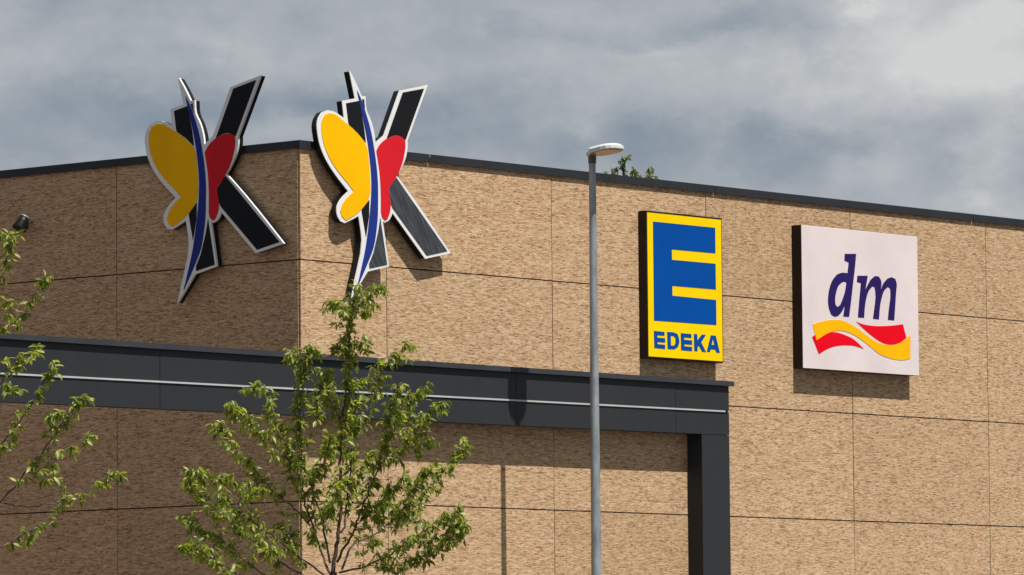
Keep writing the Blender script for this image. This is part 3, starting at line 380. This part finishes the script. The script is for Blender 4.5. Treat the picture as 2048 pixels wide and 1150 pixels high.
TREE_LEFT = [{"p":[[-8.938,-3.845,2.829],[-8.814,-4.148,3.231],[-8.652,-4.484,3.567],[-8.564,-4.687,3.812],[-8.503,-4.83,3.992],[-8.451,-4.955,4.154],[-8.428,-5.017,4.246],[-8.391,-5.101,4.342],[-8.369,-5.158,4.426],[-8.35,-5.198,4.467]],"r":0.016},{"p":[[-8.491,-4.82,3.991],[-8.355,-4.831,3.939],[-8.203,-4.845,4.029],[-8.056,-4.861,4.111],[-7.926,-4.883,4.144]],"r":0.006},{"p":[[-8.936,-3.843,2.786],[-8.649,-4.037,3.022],[-8.399,-4.211,3.195],[-8.277,-4.295,3.28],[-8.174,-4.367,3.346],[-8.066,-4.443,3.405],[-7.993,-4.491,3.483],[-7.941,-4.522,3.561],[-7.89,-4.553,3.63]],"r":0.013},{"p":[[-8.66,-4.493,3.566],[-8.487,-4.578,3.533],[-8.309,-4.671,3.552],[-8.191,-4.733,3.574],[-8.083,-4.789,3.622],[-7.983,-4.841,3.666],[-7.882,-4.893,3.727],[-7.799,-4.932,3.797],[-7.737,-4.961,3.845],[-7.676,-4.979,3.79]],"r":0.008},{"p":[[-8.933,-3.902,3.257],[-8.871,-4.331,3.716],[-8.808,-4.731,4.13],[-8.784,-4.871,4.269],[-8.768,-4.992,4.401],[-8.763,-5.08,4.512],[-8.76,-5.149,4.602],[-8.756,-5.211,4.68]],"r":0.013},{"p":[[-8.987,-3.96,4.241],[-8.574,-4.085,4.574],[-8.35,-4.163,4.712],[-8.25,-4.2,4.768],[-8.159,-4.233,4.818],[-8.067,-4.263,4.89],[-7.995,-4.283,4.958]],"r":0.012},{"p":[[-8.545,-4.055,4.576],[-8.368,-4.12,4.789],[-8.211,-4.2,4.831],[-8.165,-4.221,4.814]],"r":0.006},{"p":[[-8.999,-3.972,4.454],[-8.897,-4.421,4.815],[-8.839,-4.667,5.002],[-8.795,-4.83,5.111],[-8.776,-4.919,5.184],[-8.774,-4.999,5.286],[-8.769,-5.07,5.372],[-8.761,-5.146,5.453]],"r":0.013},{"p":[[-9.022,-3.997,4.882],[-8.733,-4.251,5.27],[-8.572,-4.393,5.497],[-8.533,-4.421,5.634],[-8.493,-4.451,5.751],[-8.474,-4.46,5.86],[-8.452,-4.48,5.894]],"r":0.012},{"p":[[-8.477,-4.432,5.753],[-8.476,-4.357,5.84],[-8.472,-4.303,5.909]],"r":0.004},{"p":[[-8.761,-4.795,5.114],[-8.769,-4.718,5.199],[-8.772,-4.648,5.289]],"r":0.005},{"p":[[-8.875,-4.336,3.715],[-8.707,-4.345,3.891],[-8.55,-4.367,4.024],[-8.476,-4.384,4.069]],"r":0.006},{"p":[[-8.615,-4.127,4.57],[-8.532,-4.227,4.599],[-8.453,-4.318,4.581],[-8.402,-4.376,4.567]],"r":0.005},{"p":[[-8.576,-4.699,3.814],[-8.541,-4.785,3.816],[-8.487,-4.912,3.77],[-8.455,-4.988,3.747]],"r":0.005},{"p":[[-8.267,-4.463,3.341],[-8.256,-4.42,3.277],[-8.24,-4.404,3.234]],"r":0.004},{"p":[[-8.42,-4.924,4.156],[-8.482,-4.909,4.219],[-8.497,-4.954,4.302],[-8.466,-5.044,4.32]],"r":0.004},{"p":[[-8.98,-3.89,3.599],[-9.045,-3.522,4.041],[-9.091,-3.192,4.486],[-9.111,-2.959,4.843]],"r":0.014},{"p":[[-8.957,-3.865,3.171],[-9.346,-3.782,3.551],[-9.758,-3.667,3.885],[-10.112,-3.555,4.133]],"r":0.014},{"p":[[-9.015,-3.927,4.241],[-9.101,-3.77,4.718],[-9.137,-3.683,5.152],[-9.145,-3.629,5.586]],"r":0.012},{"p":[[-8.936,-3.843,2.786],[-8.986,-3.883,3.599],[-9.009,-3.933,4.241],[-9.022,-3.997,4.882],[-9.06,-4.025,5.481],[-9.077,-4.068,5.994],[-9.092,-4.102,6.422]],"r":0.035},{"p":[[-9.045,-4.022,5.31],[-8.84,-4.054,5.664],[-8.667,-4.06,6.021],[-8.563,-4.077,6.2]],"r":0.01},{"p":[[-8.933,-3.84,2.744],[-8.93,-3.462,3.053],[-8.977,-3.006,3.281],[-9.039,-2.562,3.423]],"r":0.012}]
TREE_BACK = [{"p":[[32.169,21.807,9.636],[32.111,21.77,10.507],[32.042,21.798,10.943],[31.999,21.816,11.205],[31.977,21.818,11.396]],"r":0.05},{"p":[[32.09,21.773,10.681],[32.399,22.225,11.042],[32.575,22.48,11.249],[32.637,22.599,11.324]],"r":0.03},{"p":[[32.09,21.773,10.681],[31.773,21.377,10.878],[31.505,21.133,11.033],[31.346,21.048,11.103]],"r":0.03},{"p":[[32.115,21.775,10.42],[32.828,22.066,10.883],[33.235,22.279,11.192],[33.46,22.402,11.368]],"r":0.03},{"p":[[32.855,22.088,10.887],[32.675,21.996,11.045],[32.567,21.93,11.147]],"r":0.02},{"p":[[32.095,21.778,10.594],[31.406,21.581,10.841],[31.037,21.421,11.021]],"r":0.03},{"p":[[32.125,21.785,10.246],[32.652,21.643,10.71],[32.844,21.626,10.969]],"r":0.03},{"p":[[32.15,21.787,9.985],[32.299,22.603,10.664],[32.458,22.843,11.045]],"r":0.03},{"p":[[32.565,21.687,10.619],[32.914,21.762,10.868],[33.137,22.029,11.194]],"r":0.02}]

# ------------------------------------------------------------------ butterfly letter signs
BLUE_GROW = .003
BSIGN = 1 if sum(KD['blue'][i - 1][0] * KD['blue'][i][1] - KD['blue'][i][0] * KD['blue'][i - 1][1] for i in range(len(KD['blue']))) > 0 else -1
def butterfly(put, loc, label, legmat, trim):
    t = thing('letter_sign', label, 'sign', loc, 'butterfly letter signs at the corner of the roof edge')
    F = .115
    o = KD['border']
    cx = sum(p[0] for p in o) / len(o); cz = sum(p[1] for p in o) / len(o)
    MB().prism([[(cx + (p[0] - cx) * .994, cz + (p[1] - cz) * .996) for p in o]], F - trim - .001, .036, put).build('backing', M['return'], t)
    MB().prism([o], F, F - trim, put).build('white_border', M['trim'], t)
    for k, m, lab in (('stem_top', 'black', None), ('stem_notch', 'black', None), ('stem_low_left', 'black', None), ('stem_low_right', legmat, None),
                      ('arm', 'black', None), ('leg', legmat, None)):
        MB().prism([KD[k]], F + .004, F - .002, put).build('letter_face', M[m], t)
    bl = KD['blue']; nb = len(bl); wide = []
    for i in range(nb):
        ex, ez = bl[(i + 1) % nb][0] - bl[i - 1][0], bl[(i + 1) % nb][1] - bl[i - 1][1]; kk = math.hypot(ex, ez)
        wide.append((bl[i][0] + BLUE_GROW * ez / kk * BSIGN, bl[i][1] - BLUE_GROW * ex / kk * BSIGN))
    KD2 = dict(KD); KD2['blue'] = wide
    for k, m, nm, lab in (('yellow', 'yellow', 'wing_face', 'large yellow wing face'), ('red', 'red', 'wing_face', 'smaller red wing face'), ('blue', 'blue', 'body_face', None)):
        p = MB().prism([KD2[k]], F + .005, F - .002, put).build(nm, M[m], t)
        if lab: p['label'] = lab
    # steel brackets to the wall
    for (u0, u1, z0, z1) in ((.62, .68, 7.2, 7.5), (1.15, 1.21, 7.25, 7.5), (.95, 1.01, 6.55, 6.62), (1.55, 1.61, 6.9, 6.97)):
        MB().prism([[(u0, z0), (u1, z0), (u1, z1), (u0, z1)]], .04, .002, put).build('bracket', M['return'], t)
    return t
butterfly(lambda u, z, d: (u, -d, z), (1.0, -.05, 6.06), 'sunlit letter K sign with butterfly wings, on the bright wall right of the corner', 'black_streak', .009)
butterfly(lambda u, z, d: (-d, -.9605 * u - .0125 * z + 2.358, -.0198 * u + .99766 * z + .0356), (-.05, 1.3, 6.06),
          'shaded letter K sign with butterfly wings, on the dark wall left of the corner', 'black', .024)

# ------------------------------------------------------------------ box signs
def wall_r(u, z, d): return (u, -d, z)
t = thing('box_sign', 'tall yellow box sign with a big blue letter E and blue lettering below', 'sign', (6.23, -.05, 5.66), None)
e = .113
bevel(MB().prism([[(5.548, 5.656), (6.908, 5.656), (6.908, 7.298), (5.548, 7.298)]], e, .002, wall_r).build('cabinet', M['box'], t), .005)
MB().prism([[(5.565, 5.673), (6.890, 5.673), (6.890, 7.276), (5.565, 7.276)]], e + .003, e - .004, wall_r).build('yellow_face', M['sign_yellow'], t)
BE = [(5.664, 7.180), (6.779, 7.180), (6.779, 6.891), (5.994, 6.889), (5.994, 6.772), (6.779, 6.773), (6.779, 6.482), (5.995, 6.481), (5.995, 6.370), (6.781, 6.363), (6.781, 6.080), (5.664, 6.076)]
MB().prism([BE], e + .006, e + .001, wall_r).build('emblem', M['sign_blue'], t)
for lo in WORD: MB().prism(lo, e + .006, e + .001, wall_r).build('letter', M['sign_blue'], t)

t = thing('box_sign', 'square white box sign with navy lowercase letters above a red and amber ribbon', 'sign', (9.46, -.05, 5.66), None)
m_ = .144
q = [(8.345, 5.661), (10.592, 5.665), (10.592, 7.311), (8.345, 7.312)]
MB().prism([q], m_ - .008, .002, wall_r).build('cabinet', M['box'], t)
bevel(MB().prism([q], m_, m_ - .0075, wall_r).build('white_face', M['sign_white'], t), .003)
MB().prism(DL, m_ + .003, m_ - .003, wall_r).build('letter', M['ink'], t)
MB().prism(ML, m_ + .003, m_ - .003, wall_r).build('letter', M['ink'], t)
p = MB().prism([WAVE], m_ + .004, m_ - .003, wall_r).build('ribbon', M['ink_amber'], t); p['label'] = 'amber wavy ribbon'
p = MB().prism([FLOW], m_ + .003, m_ - .003, wall_r).build('ribbon', M['ink_red'], t); p['label'] = 'red ribbon end on the left'
p = MB().prism([FHIGH], m_ + .003, m_ - .003, wall_r).build('ribbon', M['ink_red'], t); p['label'] = 'red ribbon end on the right'

# ------------------------------------------------------------------ street lamp
LXp, LYp = 3.232, -1.26
lamp = thing('street_lamp', 'tall galvanised lamp post with a flat pale head in front of the sunlit wall', 'street lamp', (LXp, LYp, 0))
zt = 7.60
MB().tube([(LXp, LYp, 0), (LXp, LYp, 1.0), (LXp, LYp, 4.0), (LXp, LYp, zt)], [.066, .062, .0515, .0365], 20).build('pole', M['steel'], lamp)
MB().tube([(LXp, LYp, 0), (LXp, LYp, .012)], [.15, .15], 20, smooth=False).build('base_plate', M['steel'], lamp)
MB().tube([(LXp, LYp, zt - .03), (LXp, LYp, zt + .045)], [.0425, .044], 18).build('collar', M['collar'], lamp)
def plan(k, grow=0.0):
    pts = [(-.05, .038), (-.01, .06), (.07, .135), (.11, .150), (.24, .155), (.31, .145), (.355, .11), (.38, .05)]
    half = [(s_ + (grow if s_ > 0 else -grow * .5), w + grow) for s_, w in pts]
    return [(LXp + w, LYp - s_) for s_, w in half] + [(LXp - w, LYp - s_) for s_, w in reversed(half)]
def loft(rings, nm, m, par):
    o = MB(); k = len(rings[0][0])
    vs_ = [(x, y, z) for r, z in rings for x, y in r]; fs = []
    for i in range(len(rings) - 1):
        for j in range(k):
            a, b = i * k + j, i * k + (j + 1) % k; fs.append((a, b, b + k, a + k))
    fs.append(tuple(range(k))); fs.append(tuple((len(rings) - 1) * k + j for j in reversed(range(k))))
    return o.add(vs_, fs).build(nm, m, par)
def tilt(ring, z):
    a = math.radians(7.0); return [(x, LYp + (y - LYp) * math.cos(a) + (z - zt - .07) * math.sin(a), zt + .062 + (z - zt - .07) * math.cos(a) - (y - LYp) * math.sin(a)) for x, y in ring]
def loft3(rings, nm, m, par):
    o = MB(); k = len(rings[0]); vs_ = [p for r in rings for p in r]; fs = []
    for i in range(len(rings) - 1):
        for j in range(k):
            a, b = i * k + j, i * k + (j + 1) % k; fs.append((a, b, b + k, a + k))
    fs.append(tuple(range(k))); fs.append(tuple((len(rings) - 1) * k + j for j in reversed(range(k))))
    return o.add(vs_, fs).build(nm, m, par)
bevel(loft3([tilt(plan(0, -.006), zt + .062), tilt(plan(0, 0), zt + .068), tilt(plan(0, 0), zt + .104), tilt(plan(0, -.018), zt + .122), tilt(plan(0, -.045), zt + .132)], 'lamp_head', M['lamp_body'], lamp), .004)
ln = [(LXp + (x - LXp) * .93, LYp - .15 + (y - LYp + .15) * .84) for x, y in plan(0)]
loft3([tilt(ln, zt + .056), tilt(ln, zt + .0615)], 'lamp_lens', M['lamp_lens'], lamp)
MB().tube([(LXp, LYp, zt + .03), (LXp, LYp, zt + .075)], [.040, .040], 16).build('spigot', M['collar'], lamp)

# ------------------------------------------------------------------ wall floodlight on the left wall
fl = thing('wall_floodlight', 'small black bell shaped floodlight fixed high on the shaded wall', 'wall lamp', (0, 4.107, 7.07))
c = Vector((-.12, 3.96, 7.08)); axd = Vector((-.42, .12, -.80)).normalized()
MB().tube([c + axd * s_ for s_ in (-.055, -.05, .0, .07, .085)], [.042, .056, .061, .076, .076], 20, smooth=True).build('housing', M['flood'], fl)
MB().tube([c + axd * s_ for s_ in (-.072, -.068, -.0555)], [.024, .043, .047], 20).build('cap', M['flood_cap'], fl)
MB().tube([c + axd * s_ for s_ in (.082, .094)], [.082, .082], 20, smooth=False).build('rim', M['flood'], fl)
MB().tube([c, (-.07, 4.04, 7.07), (-.012, 4.05, 7.06)], [.02, .02, .02], 8).build('arm', M['flood'], fl)
MB().box(-.014, -.0035, 4.0, 4.1, 7.01, 7.11).build('wall_plate', M['flood'], fl)

# ------------------------------------------------------------------ trees
def leaf_mesh(L, Wd, name):
    vs_ = [(0, 0, 0)]; fs = []
    for s_, w, dz_ in ((.22, .62, .0), (.5, 1.0, -.035), (.78, .62, -.10)):
        x = s_ * L
        vs_ += [(x, -w * Wd / 2, dz_ * L + .16 * w * Wd), (x, 0, dz_ * L), (x, w * Wd / 2, dz_ * L + .16 * w * Wd)]
    vs_.append((L, 0, -.2 * L))
    fs += [(0, 2, 1), (0, 3, 2)]
    for i in (1, 4): fs += [(i, i + 1, i + 4, i + 3), (i + 1, i + 2, i + 5, i + 4)]
    fs += [(7, 8, 10), (8, 9, 10)]
    return vs_, fs
def catmull(p, n=4):
    p = [Vector(q) for q in p]; out = []
    for i in range(len(p) - 1):
        a = p[i - 1] if i else p[0] * 2 - p[1]; b, c_ = p[i], p[i + 1]; d = p[i + 2] if i + 2 < len(p) else p[-1] * 2 - p[-2]
        for k in range(n):
            t_ = k / n
            out.append(.5 * ((2 * b) + (c_ - a) * t_ + (2 * a - 5 * b + 4 * c_ - d) * t_ ** 2 + (3 * b - a - 3 * c_ + d) * t_ ** 3))
    out.append(p[-1]); return out
def make_tree(label, data, base, trunk_pts, trunk_rad, leafm, L, Wd, step, per, spread, start, seed, nparts, rmin=.0028):
    rnd = random.Random(seed)
    t = thing('young_tree', label, 'tree', base)
    MB().tube(catmull(trunk_pts, 3), [trunk_rad[0] + (trunk_rad[1] - trunk_rad[0]) * i / (3 * (len(trunk_pts) - 1)) for i in range(3 * (len(trunk_pts) - 1) + 1)], 12).build('trunk', M['bark'], t)
    tw = MB(); leaves = []
    camv = Vector(CAM['C'])
    def put_leaf(p, d, sc):
        d = d.normalized()
        side = d.cross(Vector((0, 0, 1)))
        if side.length < .05: side = Vector((1, 0, 0))
        side.normalize(); up = side.cross(d).normalized()
        roll = rnd.gauss(0, .75)
        s2 = side * math.cos(roll) + up * math.sin(roll); u2_ = d.cross(s2) * -1
        leaves.append((p.copy(), d, s2, u2_, sc))
    for bd in data:
        pts = catmull(bd['p'], 4); n = len(pts)
        # slight wobble so that limbs are not ruled lines
        for i in range(2, n): pts[i] = pts[i] + Vector((rnd.gauss(0, .006), rnd.gauss(0, .006), rnd.gauss(0, .006)))
        MB().tube(pts, [max(rmin, .66 * bd['r'] * (1 - .86 * (i / (n - 1)) ** .8)) for i in range(n)], 7).build('branch', M['bark'], t)
        seg = [(pts[i + 1] - pts[i]).length for i in range(n - 1)]; tot = sum(seg)
        st_ = start if bd['r'] > .0065 else .12
        s_ = tot * st_ if bd['r'] < .02 else tot * .28
        while s_ < tot:
            a = s_; i = 0
            while i < n - 2 and a > seg[i]: a -= seg[i]; i += 1
            p = pts[i].lerp(pts[i + 1], min(1, a / max(1e-6, seg[i]))); ax = (pts[i + 1] - pts[i]).normalized()
            q = Vector((rnd.gauss(0, 1), rnd.gauss(0, 1), rnd.gauss(0, .8))); q = (q - ax * q.dot(ax)).normalized()
            if rnd.random() < (.88 if s_ > .42 * tot or bd['r'] < .0085 else .55):
                ln_ = spread * rnd.uniform(.25, 1.0) * (1.1 - .5 * s_ / tot)
                tip = p + (q * .8 + ax * .75).normalized() * ln_
                tw.tube([p, p.lerp(tip, .55) + Vector((0, 0, .008)), tip], [max(.0022, rmin * .9), max(.0018, rmin * .7), max(.0013, rmin * .4)], 4, caps=False)
                for _ in range(rnd.randint(per - 2, per + 2)):
                    f = rnd.uniform(.35, 1.0); b0 = p.lerp(tip, f)
                    o = Vector((rnd.gauss(0, 1), rnd.gauss(0, 1), rnd.gauss(-1.15, .6))) + ax * .5
                    put_leaf(b0, o, rnd.uniform(.5, 1.25))
            s_ += step * rnd.uniform(.5, 1.5)
        for _ in range(per + 5):                                    # rosette at the tip
            o = Vector((rnd.gauss(0, 1), rnd.gauss(0, 1), rnd.gauss(-.35, .7))) + ax * .9
            put_leaf(pts[-1] - ax * rnd.uniform(0, .12), o, rnd.uniform(.6, 1.1))
    tw.build('twigs', M['bark'], t, kind='stuff')
    lv, lf = leaf_mesh(L, Wd, 'leaf')
    leaves.sort(key=lambda q: (q[0] - camv).length)
    lead, rest = leaves[:nparts], leaves[nparts:]
    if lead:
        one = MB(); one.add(lv, lf, True); me = one.mesh('leaf', leafm)
        for p, d, s2, u2_, sc in lead:
            o = bpy.data.objects.new('leaf', me); COL.objects.link(o); o.parent = t
            mw = Matrix.Translation(p - Vector(base)) @ Matrix((d, s2, u2_)).transposed().to_4x4() @ Matrix.Scale(sc, 4)
            o.matrix_local = mw
    mass = MB()
    for p, d, s2, u2_, sc in rest:
        mass.add([p + (d * a + s2 * b + u2_ * c_) * sc for a, b, c_ in lv], lf, True)
    me = bpy.data.meshes.new('foliage'); me.from_pydata(mass.v, [], mass.f); me.update(); me.polygons.foreach_set('use_smooth', mass.sm); me.materials.append(leafm)
    fo = bpy.data.objects.new('foliage', me); COL.objects.link(fo); adopt(fo, t); fo['kind'] = 'stuff'
    print('leaves', label, len(leaves))
    return t
bx, by = -5.7465, -5.672
make_tree('slender young tree with fresh drooping leaves before the corner of the store', TREE_MAIN, (bx, by, 0),
          [(bx + .02, by, 0), (bx - .03, by + .02, 1.1), (bx + .02, by, 2.1), (bx, by, 2.985)], (.058, .034), M['leaf'], .074, .026, .0175, 7, .18, .12, 3, 300)
bx, by = -8.938, -3.845
make_tree('leafy young tree reaching in from the left in front of the shaded wall', TREE_LEFT, (bx, by, 0),
          [(bx - .02, by, 0), (bx + .03, by, 1.0), (bx, by, 2.0), (bx, by, 2.80)], (.062, .040), M['leaf'], .080, .029, .040, 7, .14, .55, 8, 300)
b0 = TREE_BACK[0]['p'][0]
make_tree('distant tree whose leafy top shows above the roof edge behind the lamp', TREE_BACK, (b0[0], b0[1], 0),
          [(b0[0], b0[1], 0), (b0[0] + .1, b0[1], 4), (b0[0], b0[1], b0[2] + .05)], (.16, .06), M['leaf_far'], .085, .045, .034, 6, .17, .3, 21, 0, .006)
